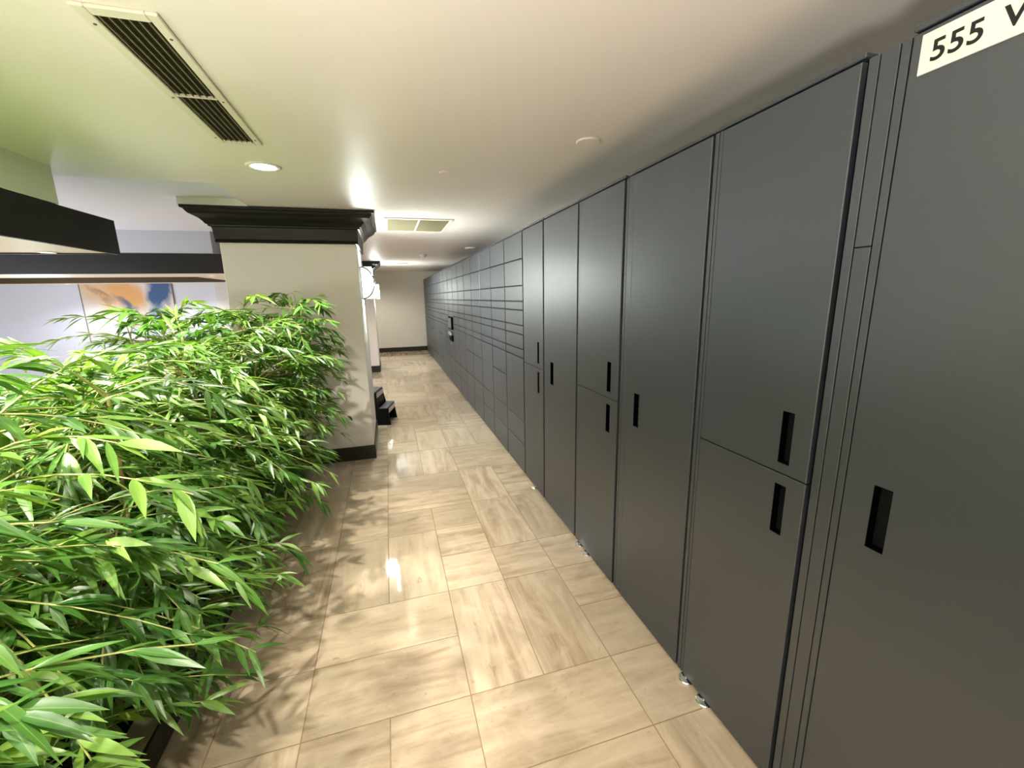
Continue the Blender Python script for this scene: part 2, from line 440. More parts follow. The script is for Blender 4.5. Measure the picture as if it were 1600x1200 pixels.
# unseen fill lights without fixtures, added to brighten lobby, planter side and ceiling
lamp('lobby_fill', (-4.2, 4.9, 1.3), 52, COOL, 0.2)
lamp('lobby_rear_fill', (-4.6, 7.6, 1.2), 20, COOL, 0.2)
lamp('lobby_side_fill', (-2.7, 1.6, 1.15), 42, (1.0, 0.93, 0.82), 0.25)
lamp('corridor_fill', (-1.6, -2.2, 1.3), 25, (1.0, 0.95, 0.88), 0.2)
spot('ceiling_fill', (-0.85, -0.7, 0.75), 250, (1.0, 0.95, 0.90), 130, 0.9, 0.15, None, (-0.70, -0.5, 2.26))  # added fill aimed up, brightens the ceiling only

# ------------------------------------------------------------------ ceiling fittings
def supply_vent():
    t = thing('air_vent', 'long slatted air vent in the ceiling at the upper left', 'vent', (-0.60, 1.94, ZC))
    X0, X1, Y0, Y1 = -0.696, -0.508, 1.452, 2.432
    gx0, gx1, gy0, gy1 = -0.664, -0.536, 1.49, 2.402
    def loc(bm):
        for v in bm.verts: v.co -= t.location
        return bm
    z0, z1 = ZC-0.009, ZC
    bm = bmesh.new()
    box(bm, X0, gx0, Y0, Y1, z0, z1, 0.0025); box(bm, gx1, X1, Y0, Y1, z0, z1, 0.0025)
    box(bm, gx0, gx1, Y0, gy0, z0, z1, 0.0025); box(bm, gx0, gx1, gy1, Y1, z0, z1, 0.0025)
    new_obj('frame', loc(bm), M['vent_white'], t)
    bm = bmesh.new(); box(bm, gx0, gx1, gy0, gy1, ZC-0.0015, ZC)
    new_obj('backing', loc(bm), M['vent_dark'], t)
    for k in range(6):
        x = gx0+0.012+k*(gx1-gx0-0.02)/5
        bm = bmesh.new()
        pts = [(x-0.0012, ZC-0.009), (x+0.0012, ZC-0.009), (x+0.0012, ZC-0.0015), (x-0.0012, ZC-0.0015)]
        A = [bm.verts.new((a, gy0, b)) for a, b in pts]; B = [bm.verts.new((a, gy1, b)) for a, b in pts]
        for i in range(4): bm.faces.new((A[i], A[(i+1) % 4], B[(i+1) % 4], B[i]))
        bm.faces.new(A[::-1]); bm.faces.new(B); fixn(bm)
        new_obj('slat', loc(bm), M['vent_slat'], t)
    bm = bmesh.new(); box(bm, gx0, gx1, 1.937, 1.947, ZC-0.0095, ZC-0.002)
    new_obj('cross_bar', loc(bm), M['vent_white'], t)
    for (x, y) in ((X0+0.016, 1.53), (X0+0.016, 1.96), (X0+0.016, 2.36), (X1-0.014, 1.56), (X1-0.014, 1.96), (X1-0.014, 2.36)):
        bm = bmesh.new(); cyl(bm, (x, y, ZC-0.0105), 0.004, 0.003, 12)
        new_obj('screw', loc(bm), M['screw'], t)
supply_vent()
def return_grille():
    t = thing('return_air_grille', 'square two panel air grille in the corridor ceiling past the pillar crown', 'vent', (0.36, 4.64, ZC))
    X0, X1, Y0, Y1 = 0.035, 0.685, 4.25, 5.04
    def loc(bm):
        for v in bm.verts: v.co -= t.location
        return bm
    z0 = ZC-0.012
    bm = bmesh.new(); w = 0.035
    box(bm, X0, X0+w, Y0, Y1, z0, ZC, 0.003); box(bm, X1-w, X1, Y0, Y1, z0, ZC, 0.003)
    box(bm, X0+w, X1-w, Y0, Y0+w, z0, ZC, 0.003); box(bm, X0+w, X1-w, Y1-w, Y1, z0, ZC, 0.003)
    box(bm, 0.352, 0.368, Y0+w, Y1-w, z0, ZC, 0.002)
    new_obj('frame', loc(bm), M['vent_white'], t)
    for a, b in ((X0+w, 0.352), (0.368, X1-w)):
        bm = bmesh.new(); box(bm, a, b, Y0+w, Y1-w, ZC-0.002, ZC)
        n = 26
        for k in range(n):
            y = Y0+w+(k+0.5)*(Y1-Y0-2*w)/n
            box(bm, a, b, y-0.006, y+0.004, ZC-0.009, ZC-0.002)
        new_obj('filter_panel', loc(bm), M['filter'], t)
return_grille()
bm = bmesh.new(); box(bm, 0.23, 0.52, 9.50, 9.66, ZC-0.006, ZC, 0.002)
t = thing('slot_diffuser', 'thin dark slot vent in the ceiling at the far end of the corridor', 'vent', (0.375, 9.58, ZC))
for v in bm.verts: v.co -= t.location
new_obj('frame', bm, M['vent_slat'], t)
bm = bmesh.new(); box(bm, -0.12, 0.12, -0.05, -0.012, -0.0075, -0.0055); box(bm, -0.12, 0.12, 0.012, 0.05, -0.0075, -0.0055)
new_obj('slot', bm, M['vent_dark'], t)

def disc(name, label, cat, x, y, r, h, m, m2=None):
    t = thing(name, label, cat, (x, y, ZC))
    bm = bmesh.new()
    rg = lathe(bm, (0, 0, 0), [(r, 0.002), (r, -h*0.6), (r*0.93, -h), (r*0.02, -h*1.02)], 36); bm.faces.new(rg[-1]); fixn(bm)
    new_obj('cover_plate', bm, m, t, False)
    return t
disc('sprinkler_cover', 'small flat round sprinkler cover in the middle of the ceiling', 'sprinkler', 0.396, 2.72, 0.036, 0.006, M['ceiling'])
disc('sprinkler_cover', 'larger flat round cover plate in the ceiling beside the lockers', 'sprinkler', 1.005, 2.05, 0.058, 0.007, M['ceiling'])
t = disc('smoke_detector', 'small white round smoke detector on the corridor ceiling far down', 'smoke detector', 0.675, 7.74, 0.07, 0.018, M['white'])
bm = bmesh.new(); rg = lathe(bm, (0, 0, 0), [(0.05, -0.016), (0.05, -0.034), (0.042, -0.046), (0.002, -0.05)], 30); bm.faces.new(rg[-1]); fixn(bm)
new_obj('sensor_chamber', bm, M['white'], t, True)
bm = bmesh.new(); cyl(bm, (0.0, -0.043, -0.036), 0.005, 0.006, 12); new_obj('indicator', bm, M['screw'], t)
t = disc('ceiling_puck', 'pale round fitting above the tops of the parcel lockers', 'fitting', 1.30, 6.6, 0.09, 0.02, M['ceiling'])

# ------------------------------------------------------------------ sconces
def sconce(x, y, z, label):
    t = thing('wall_sconce', label, 'wall lamp', (x, y, z), 'white sconces on the pillar sides')
    d, hh, w = 0.115, 0.150, 0.26
    n = 20
    def arc(k, s=1.0):
        a = -PI/2+PI*k/n
        return (0.006+d*s*math.cos(a), hh*s*math.sin(a))
    bm = bmesh.new()
    A, B = [], []
    for k in range(n+1):
        px, pz = arc(k, 0.97)
        A.append(bm.verts.new((px, -w/2+0.004, pz))); B.append(bm.verts.new((px, w/2-0.004, pz)))
    for k in range(n): bm.faces.new((A[k], A[k+1], B[k+1], B[k]))
    bm.faces.new(A[::-1]); bm.faces.new(B); bm.faces.new((A[0], B[0], B[n], A[n])); fixn(bm)
    new_obj('diffuser', bm, M['sconce_glow'], t)
    bm = bmesh.new(); box(bm, 0.0, 0.006, -w/2-0.01, w/2+0.01, -hh-0.006, hh+0.006, 0.002)
    new_obj('back_plate', bm, M['steel_dark'], t)
    for s in (-1, 1):
        yy = s*(w/2+0.003)
        bm = bmesh.new(); box(bm, 0.006, 0.108, yy-0.002, yy+0.002, -hh-0.002, hh+0.002)
        new_obj('end_pane', bm, M['sconce_glass'], t)
        bm = bmesh.new()
        tube(bm, [(arc(k)[0], yy+s*0.005, arc(k)[1]) for k in range(n+1)], 0.006, 0.006, 6)
        tag(new_obj('rim', bm, M['steel_dark'], t), 'thin dark curved rim')
    return t
sconce(-0.222, 4.56, 1.680, 'glowing half round sconce on the nearer white pillar beside the corridor')
sconce(-0.240, 9.62, 1.670, 'glowing half round sconce on the farther pillar down the corridor')

# ------------------------------------------------------------------ lockers
DT = 0.018                # door thickness
def zl(z): return z
def door_mesh(y0, y1, z0, z1, slot=None):
    """door facing -X with its front at x=0; slot=(ya,yb,za,zb) cuts a pull recess"""
    bm = bmesh.new()
    if slot is None:
        box(bm, 0.0, DT, y0, y1, z0, z1, 0.0018)
        return bm
    ya, yb, za, zb = slot
    b = 0.0018
    ys = [y0+b, ya, yb, y1-b]; zs = [z0+b, za, zb, z1-b]
    V = [[bm.verts.new((0, y, z)) for z in zs] for y in ys]
    for i in range(3):
        for k in range(3):
            if i == 1 and k == 1: continue
            bm.faces.new((V[i][k], V[i][k+1], V[i+1][k+1], V[i+1][k]))
    # bevelled rim and sides
    loop = [V[0][k] for k in range(4)]+[V[i][3] for i in range(1, 4)]+[V[3][k] for k in (2, 1, 0)]+[V[i][0] for i in (2, 1)]
    def ex(v, o, x):
        y, z = v.co.y, v.co.z
        y += -o if abs(y-ys[0]) < 1e-6 else (o if abs(y-ys[3]) < 1e-6 else 0)
        z += -o if abs(z-zs[0]) < 1e-6 else (o if abs(z-zs[3]) < 1e-6 else 0)
        return bm.verts.new((x, y, z))
    r1 = [ex(v, b, b) for v in loop]; r2 = [ex(v, b, DT) for v in loop]
    n = len(loop)
    for A, B in ((loop, r1), (r1, r2)):
        for i in range(n):
            j = (i+1) % n
            bm.faces.new((A[i], A[j], B[j], B[i]))
    fixn(bm)
    return bm

def pull_mesh(ya, yb, za, zb):
    bm = bmesh.new(); d = 0.030; w = 0.0015
    # open cup: back and four walls
    box(bm, d, d+0.002, ya, yb, za, zb)
    box(bm, 0.0005, d, ya, ya+w, za, zb); box(bm, 0.0005, d, yb-w, yb, za, zb)
    box(bm, 0.0005, d, ya+w, yb-w, za, za+w); box(bm, 0.0005, d, ya+w, yb-w, zb-w, zb)
    return bm

def foot(t, y, r=0.030):
    bm = bmesh.new()
    rg = lathe(bm, (0.004, y, 0), [(r, 0.0), (r, 0.006), (r*0.9, 0.009), (r*0.5, 0.010), (0.006, 0.012), (0.006, 0.02)], 28); fixn(bm)
    new_obj('levelling_foot', bm, M['chrome'], t, False)

ZTOP, ZBOT = 2.018, 0.014
def cabinet(y0, y1, doors, label, frame_lines=(), feet=(), ya=None):
    t = thing('locker_cabinet', label, 'locker', (XL, 0, 0), 'tall locker cabinets')
    bm = bmesh.new()
    box(bm, DT+0.004, 0.56, y0+0.002, y1-0.002, ZBOT, ZTOP+0.012)
    new_obj('carcass', bm, M['locker_gap'], t)
    # side stiles and the top rail that frame the doors
    (da, db) = ya or (y0, y1)
    k = 0
    edges = [y0]+list(frame_lines[0] if frame_lines else [])+[da]
    for a, b in zip(edges, edges[1:]):
        if b-a > 0.006:
            bm = bmesh.new(); box(bm, 0.003, DT+0.004, a+0.002, b-0.002, ZBOT, ZTOP, 0.001); new_obj('stile', bm, M['locker'], t)
    edges = [db]+list(frame_lines[1] if len(frame_lines) > 1 else [])+[y1]
    for a, b in zip(edges, edges[1:]):
        if b-a > 0.006:
            bm = bmesh.new(); box(bm, 0.003, DT+0.004, a+0.002, b-0.002, ZBOT, ZTOP, 0.001); new_obj('stile', bm, M['locker'], t)
    bm = bmesh.new(); box(bm, 0.002, 0.56, y0, y1, ZTOP+0.004, ZTOP+0.016, 0.002)
    new_obj('top_panel', bm, M['locker'], t)
    for (z0, z1, s) in doors:
        d = new_obj('door', door_mesh(da+0.003, db-0.003, z0+0.002, z1-0.002, s), M['locker'], t)
        if s:
            new_obj('recessed_pull', pull_mesh(*s), M['black'], d)
    for f in feet: foot(t, f)
    return t

# A: nearest, running out of the frame
cabA = cabinet(0.06, 0.690, [(ZBOT, ZTOP, (0.586, 0.624, 0.935, 1.090))], 'nearest tall locker with single door and white number sign on top', ya=(0.06, 0.690))
# white sign plate with the address on cabinet A
sg = thing('number_sign', 'white sign strip reading 555 on the nearest locker door', 'sign', (XL-0.0035, 0.422, 1.972))
bm = bmesh.new(); box(bm, 0.0, 0.0035, -0.25, 0.247, -0.0355, 0.0355, 0.0006)
new_obj('plate', bm, M['sign'], sg)
pen = 0.228
for ch in '555 Vo':
    if ch == ' ':
        pen -= 0.018; continue
    cu = bpy.data.curves.new('glyph', 'FONT'); cu.body = ch; cu.size = 0.051; cu.extrude = 0.0003; cu.offset = 0.0008
    to = bpy.data.objects.new('glyph', cu); COL.objects.link(to)
    me = bpy.data.meshes.new_from_object(to.evaluated_get(bpy.context.evaluated_depsgraph_get()))
    bpy.data.objects.remove(to)
    name = 'digit' if ch.isdigit() else 'letter'
    me.name = name; me.materials.clear(); me.materials.append(M['ink'])
    lo = min(v.co.x for v in me.vertices); hi = max(v.co.x for v in me.vertices)
    for v in me.vertices: v.co.x -= lo
    lt = bpy.data.objects.new(name, me); COL.objects.link(lt)
    lt.parent = sg
    lt.matrix_local = Matrix(((0, 0, -1, -0.0006), (-1, 0, 0, pen), (0, 1, 0, -0.0185), (0, 0, 0, 1)))
    pen -= hi-lo+0.0055

# filler strip between A and B, in two lengths
def filler(y0, y1, label, zs):
    t = thing('filler_strip', label, 'filler panel', (XL, 0, 0))
    for z0, z1 in zip(zs, zs[1:]):
        bm = bmesh.new(); box(bm, 0.004, 0.03, y0, y1, z0+0.001, z1-0.001, 0.001); new_obj('strip_panel', bm, M['locker'], t)
    return t
filler(0.712, 0.747, 'narrow vertical filler strip between the nearest locker and its neighbour', [ZBOT, 1.622, ZTOP])
filler(0.692, 0.709, 'thin edge strip beside the nearest single door locker', [ZBOT, ZTOP])
filler(0.750, 0.771, 'thin edge strip beside the nearest double door locker', [ZBOT, ZTOP])
cabinet(0.778, 1.222, [(ZBOT, 1.019, (0.837, 0.873, 0.835, 0.986)), (1.019, ZTOP, (0.837, 0.873, 1.050, 1.201))],
        'nearest two door locker, second tall cabinet from the right edge', frame_lines=([], [1.203]), feet=(1.165, 1.065), ya=(0.780, 1.187))
cabinet(1.224, 1.724, [(ZBOT, ZTOP, (1.573, 1.614, 0.937, 1.090))], 'tall single door locker between two double door lockers, third from right',
        frame_lines=([], [1.676]), ya=(1.226, 1.676))
filler(1.727, 1.742, 'thin vertical filler strip between third and fourth tall lockers', [ZBOT, 1.612, ZTOP])
cabinet(1.752, 2.222, [(ZBOT, 1.012, (1.826, 1.864, 0.834, 0.980)), (1.012, ZTOP, (1.826, 1.864, 1.046, 1.198))],
        'two door locker in the middle, fourth tall cabinet from the right edge', frame_lines=([], []), feet=(2.15, 2.05), ya=(1.754, 2.203))
cabinet(2.226, 2.752, [(ZBOT, ZTOP, (2.586, 2.640, 0.930, 1.084))], 'tall single door locker, fifth from right, with bright lamp glare', ya=(2.228, 2.750))
filler(2.755, 2.770, 'thin vertical filler strip beside the farthest double door locker', [ZBOT, 1.612, ZTOP])
cabinet(2.776, 3.226, [(ZBOT, 1.000, (2.866, 2.900, 0.812, 0.972)), (1.000, ZTOP, (2.866, 2.900, 1.037, 1.195))],
        'farthest two door locker, next to the parcel compartments', feet=(2.99,), ya=(2.778, 3.224))

# parcel columns
ROWS = [2.018, 1.814, 1.608, 1.4835, 1.413, 1.291, 1.2175, 1.095, 1.022, 0.480, 0.272, ZBOT]
ORD = ['first', 'second', 'third', 'fourth', 'fifth', 'sixth', 'seventh', 'eighth', 'ninth', 'tenth', 'eleventh', 'twelfth',
       'thirteenth', 'fourteenth', 'fifteenth', 'sixteenth', 'seventeenth']
P0, PW, NP = 3.236, 0.5375, 17
for k in range(NP):
    y0 = P0+k*PW; y1 = y0+PW-0.006
    kiosk = (k == 7)
    if kiosk: lab = 'parcel locker column with the dark control screen on its front'
    elif k == 0: lab = 'nearest parcel locker column, adjoining the tall two door locker'
    elif k == NP-1: lab = 'farthest parcel locker column, against the end wall of the corridor'
    else: lab = 'parcel locker column with small doors, %s counted from the tall lockers' % ORD[k]
    t = thing('parcel_locker', lab, 'locker', (XL, 0, 0), 'parcel locker columns')
    bm = bmesh.new(); box(bm, DT+0.003, 0.56, y0, y1, ZBOT, ZTOP-0.002); new_obj('carcass', bm, M['locker_gap'], t)
    bm = bmesh.new(); box(bm, 0.003, 0.56, y0, y1, ZTOP+0.001, ZTOP+0.010, 0.002); new_obj('top_panel', bm, M['locker'], t)
    rows = list(ROWS)
    if k in (1, 3, 4, 8, 10, 13): rows = rows[:9]+[0.797]+rows[9:]
    if kiosk: rows = [2.018, 1.814, 1.608, 1.4835, 1.413, 1.291, 0.480, 0.272, ZBOT]
    for za, zb in zip(rows, rows[1:]):
        new_obj('door', door_mesh(y0+0.006, y1-0.005, zb+0.0045, za-0.0045), M['locker'], t)
    if kiosk:
        c = new_obj('control_screen', (lambda b: (box(b, -0.030, 0.0, 7.05, 7.44, 0.99, 1.20, 0.004), b)[1])(bmesh.new()), M['black'], t)
        bm = bmesh.new(); box(bm, -0.0325, -0.0300, 7.07, 7.42, 1.01, 1.18); new_obj('glass', bm, M['screen'], c)
        bm = bmesh.new(); box(bm, -0.05, 0.0, 7.10, 7.38, 0.885, 0.955, 0.012); tag(new_obj('scanner', bm, M['chrome'], t), 'shiny scanner housing')
        bm = bmesh.new(); box(bm, -0.022, 0.0, 7.08, 7.40, 0.79, 0.885, 0.004); tag(new_obj('keypad', bm, M['black'], t), 'black keypad below scanner')
        bm = bmesh.new(); box(bm, -0.02, 0.0, 7.20, 7.29, 0.725, 0.755, 0.004); tag(new_obj('card_slot', bm, M['chrome'], t), 'small shiny card slot')

# ------------------------------------------------------------------ planter
def planter():
    t = thing('planter', 'long low dark planter holding the bamboo along the corridor', 'planter', (-1.4, 2.0, 0))
    def loc(bm):
        for v in bm.verts: v.co -= t.location
        return bm
    x0, x1, y0, y1 = -2.15, -0.862, -0.4, 4.094
    h, w = 0.10, 0.10
    bm = bmesh.new(); q = 0.012
    box(bm, x1-q, x1, y0, y1, 0, h, 0.002); box(bm, x0, x0+q, y0, y1, 0, h, 0.002)
    box(bm, x0+q, x1-q, y0, y0+q, 0, h, 0.002); box(bm, x0+q, x1-q, y1-q, y1, 0, h, 0.002)
    tag(new_obj('side_board', loc(bm), M['dark_trim'], t), 'dark side boards')
    bm = bmesh.new()
    box(bm, x1-w, x1-q, y0+q, y1-q, 0.0, h-0.002, 0.002); box(bm, x0+q, x0+w, y0+q, y1-q, 0, h-0.002, 0.002)
    box(bm, x0+w, x1-w, y0+q, y0+w, 0, h-0.002, 0.002); box(bm, x0+w, x1-w, y1-w, y1-q, 0, h-0.002, 0.002)
    tag(new_obj('rim_ledge', loc(bm), M['rim'], t), 'taupe inner ledge')
    bm = bmesh.new()
    nx, ny = 18, 60
    V = [[bm.verts.new((x0+w+(x1-x0-2*w)*i/nx, y0+w+(y1-y0-2*w)*j/ny, 0.04+0.018*noise.noise(Vector((i*0.6, j*0.6, 3))))) for j in range(ny+1)] for i in range(nx+1)]
    for i in range(nx):
        for j in range(ny): bm.faces.new((V[i][j], V[i+1][j], V[i+1][j+1], V[i][j+1]))
    fixn(bm)
    tag(new_obj('soil', loc(bm), M['soil'], t, True), 'dark soil fill', kind='stuff')
    return t
planter()

# ------------------------------------------------------------------ bamboo plants
def add_leaf(bm, cl, p, d, up, L, W, rnd, tone):
    d = d.normalized()
    s = d.cross(up)
    if s.length < 1e-3: s = Vector((1, 0, 0))
    s.normalize(); n = s.cross(d).normalized()
    N = 5
    droop = rnd.uniform(0.05, 0.35)*L
    fold = rnd.uniform(0.10, 0.35)
    twist = rnd.uniform(-0.5, 0.5)
    prof = [0.10, 0.78, 1.0, 0.80, 0.42, 0.0]
    rows = []
    for k in range(N+1):
        u = k/N
        c = p+d*(L*u)-Vector((0, 0, 1))*droop*u*u
        a = twist*u
        s2 = s*math.cos(a)+n*math.sin(a); n2 = n*math.cos(a)-s*math.sin(a)
        w = W*prof[k]*0.5
        if k == N:
            rows.append([bm.verts.new(c)])
        else:
            rows.append([bm.verts.new(c-s2*w+n2*w*fold), bm.verts.new(c), bm.verts.new(c+s2*w+n2*w*fold)])
    def setc(f):
        for l in f.loops:
            v = l.vert
            g = 0.0
            for r in rows:
                if v in (r[0], r[-1]) and len(r) == 3: g = 1.0
            l[cl] = (tone, g, 0, 1)
        f.smooth = True
    for A, B in zip(rows, rows[1:]):
        if len(B) == 3:
            setc(bm.faces.new((A[0], A[1], B[1], B[0]))); setc(bm.faces.new((A[1], A[2], B[2], B[1])))
        else:
            setc(bm.faces.new((A[0], A[1], B[0]))); setc(bm.faces.new((A[1], A[2], B[0])))

CAM = Vector((0, 0, 1.53))
def ok(q):
    if q.y > 4.06 or q.z > 1.60 or q.x > -0.30: return False
    if q.z < 0.13: return False
    if (q-CAM).length < 0.50: return False
    return True

def bamboo(x, y, label, seed, nb=56, h=1.42, reach=0.62, leafscale=1.0, lean=0.0):
    rnd = random.Random(seed)
    t = thing('bamboo_plant', label, 'plant', (x, y, 0.05), 'bamboo plants in the long planter')
    org = Vector((x, y, 0.05))
    lb = bmesh.new(); cl = lb.loops.layers.float_color.new('leaf')
    tb = bmesh.new()
    canes = []
    for c in range(4):
        a = 2*PI*c/4+rnd.uniform(-0.5, 0.5)
        b0 = org+Vector((math.cos(a)*0.06, math.sin(a)*0.06, -0.02))
        top = Vector((x+lean+math.cos(a)*rnd.uniform(0.12, 0.26), min(y+math.sin(a)*rnd.uniform(0.12, 0.26), 3.9), h*rnd.uniform(0.82, 1.0)))
        pts = []
        for k in range(9):
            u = k/8
            pts.append(b0.lerp(top, u)+Vector((math.sin(u*PI)*0.02*math.cos(a+1), math.sin(u*PI)*0.02, 0)))
        canes.append(pts)
        bm = bmesh.new()
        rad = 0.011
        full = []
        # canes with node rings
        for k in range(8):
            p, q = pts[k], pts[k+1]
            tube(bm, [p-org, p.lerp(q, 0.04)-org, p.lerp(q, 0.10)-org, p.lerp(q, 0.93)-org, q-org], rad*1.18, rad*0.98*(1-0.06*k), 7)
            rad *= 0.93
        fixn(bm)
        new_obj('cane', bm, M['cane'], t, True)
    for b in range(nb):
        pts = canes[rnd.randrange(4)]
        u = 0.10+0.90*((b+rnd.random())/nb)**0.82
        f = u*8; k = min(7, int(f)); p = pts[k].lerp(pts[k+1], f-k)
        az = rnd.uniform(0, 2*PI)
        el = rnd.uniform(0.0, 0.75) if u < 0.85 else rnd.uniform(0.15, 1.15)
        d = Vector((math.cos(az)*math.cos(el), math.sin(az)*math.cos(el), math.sin(el)))
        # the crown is widest in the middle of its height
        R = reach*rnd.uniform(0.55, 1.05)*(0.62+0.38*math.sin(min(1, u)*PI*0.80))
        tw = []
        for s in range(7):
            v = s/6
            tw.append(p+d*(R*v)-Vector((0, 0, 1))*(R*0.42*v*v))
        last = 0
        for s in range(7):
            if ok(tw[s]): last = s
            else: break
        if last >= 2:
            tube(tb, [q-org for q in tw[:last+1]], 0.0032, 0.0014, 4)
        nl = rnd.randint(17, 25)
        base_tone = rnd.uniform(0.15, 0.85)
        for q in range(nl):
            v = (0.38, 0.62, 0.82, 0.97)[q % 4]+rnd.uniform(-0.05, 0.03)
            fs = v*6; kk = min(5, int(fs)); lp = tw[kk].lerp(tw[kk+1], fs-kk)
            td = (tw[kk+1]-tw[kk]).normalized()
            side = td.cross(Vector((0, 0, 1)))
            if side.length < 1e-3: side = Vector((1, 0, 0))
            side.normalize()
            sp = rnd.choice((-1, 1))*rnd.uniform(0.05, 1.0)
            ld = td*0.9+side*sp+Vector((0, 0, rnd.uniform(-0.55, 0.35)))
            L = rnd.uniform(0.070, 0.135)*leafscale; W = L*rnd.uniform(0.14, 0.23)
            tip = lp+ld.normalized()*L
            if not (ok(lp) and ok(tip)): continue
            up = Vector((rnd.uniform(-0.5, 0.5), rnd.uniform(-0.5, 0.5), 1))
            add_leaf(lb, cl, lp-org, ld, up, L, W, rnd, min(1, max(0, base_tone+rnd.uniform(-0.25, 0.25))))
    tag(new_obj('twigs', tb, M['twig'], t), kind='stuff')
    new_obj('foliage', lb, M['leaf'], t)
    return t

front = [(-1.12, 0.62), (-1.14, 1.17), (-1.10, 1.72), (-1.14, 2.27), (-1.10, 2.82), (-1.04, 3.40)]
fl = ['bamboo plant at the near end of the planter, closest to the viewpoint',
      'second bamboo plant from the near end, in the row along the floor tiles',
      'third bamboo plant from the near end, in the row along the floor tiles',
      'fourth bamboo plant from the near end, in the row along the floor tiles',
      'bamboo plant along the floor tiles, one before the pillar',
      'bamboo plant right in front of the white pillar, at the corridor corner']
fh = (1.46, 1.34, 1.31, 1.28, 1.46, 1.52)
bh = (1.34, 1.12, 1.12, 1.36)
for i, (a, b) in enumerate(front): bamboo(a, b, fl[i], 100+i, nb=(200, 200, 200, 200, 230, 290)[i], reach=(0.72, 0.72, 0.72, 0.72, 0.70, 0.62)[i], h=fh[i], lean=(0, 0, 0, 0, 0.10, 0.26)[i])
back = [(-1.72, 0.95), (-1.75, 1.75), (-1.72, 2.55), (-1.62, 3.40)]
bl = ['bamboo plant in the lobby side row, nearest the left edge',
      'bamboo plant in the lobby side row, second from the left edge, before the painting',
      'bamboo plant in the lobby side row, third from the left edge',
      'bamboo plant in the lobby side row, beside the left side of the pillar']
for i, (a, b) in enumerate(back): bamboo(a, b, bl[i], 200+i, nb=150, reach=0.60, h=bh[i])

# ------------------------------------------------------------------ step stool
def step_stool():
    y0, y1 = 5.19, 5.56
    t = thing('step_stool', 'black two step plastic stool beside the white pillar', 'step stool', (-0.085, 5.19, 0))
    def loc(bm):
        for v in bm.verts: v.co -= Vector((-0.055, 5.19, 0))
        return bm
    t.rotation_euler = (0, 0, math.radians(-14)); t.scale = (0.95, 0.95, 0.94)
    # flared side profile (x, z) of both steps, as a hollow shell: side panels plus treads and risers
    prof = [(-0.03, 0.0), (-0.06, 0.215), (-0.085, 0.225), (-0.165, 0.225), (-0.205, 0.420), (-0.215, 0.430), (-0.42, 0.430), (-0.43, 0.420), (-0.47, 0.0)]
    for s, ya in ((-1, y0), (1, y1)):
        bm = bmesh.new()
        A = [bm.verts.new((a, ya, b)) for a, b in prof]; B = [bm.verts.new((a, ya-s*0.02, b)) for a, b in prof]
        bm.faces.new(A); bm.faces.new(B[::-1])
        for i in range(len(prof)):
            j = (i+1) % len(prof); bm.faces.new((A[i], A[j], B[j], B[i]))
        fixn(bm); new_obj('side_panel', loc(bm), M['stool'], t)
    def slab(name, x0, x1, z, m):
        bm = bmesh.new(); box(bm, x0, x1, y0-0.006, y1+0.006, z, z+0.012, 0.003); return new_obj(name, loc(bm), m, t)
    slab('tread', -0.165, -0.055, 0.223, M['tread']); slab('tread', -0.425, -0.205, 0.428, M['tread'])
    for (xa, xb, za, zb) in ((-0.061, -0.050, 0.150, 0.223), (-0.207, -0.190, 0.352, 0.428)):
        bm = bmesh.new(); box(bm, xa-0.02, xb, y0+0.02, y1-0.02, za, zb, 0.002); r = new_obj('riser', loc(bm), M['stool'], t)
        bm = bmesh.new(); box(bm, xb-0.001, xb+0.003, y0+0.03, y1-0.03, za+0.008, zb-0.008, 0.001); tag(new_obj('front_strip', loc(bm), M['strip'], r), 'pale strip on the riser')
    bm = bmesh.new(); box(bm, -0.20, -0.185, y0+0.02, y1-0.02, 0.230, 0.352); new_obj('back_riser', loc(bm), M['stool'], t)
    bm = bmesh.new(); box(bm, -0.45, -0.435, y0+0.02, y1-0.02, 0.05, 0.40); new_obj('back_panel', loc(bm), M['stool'], t)
step_stool()

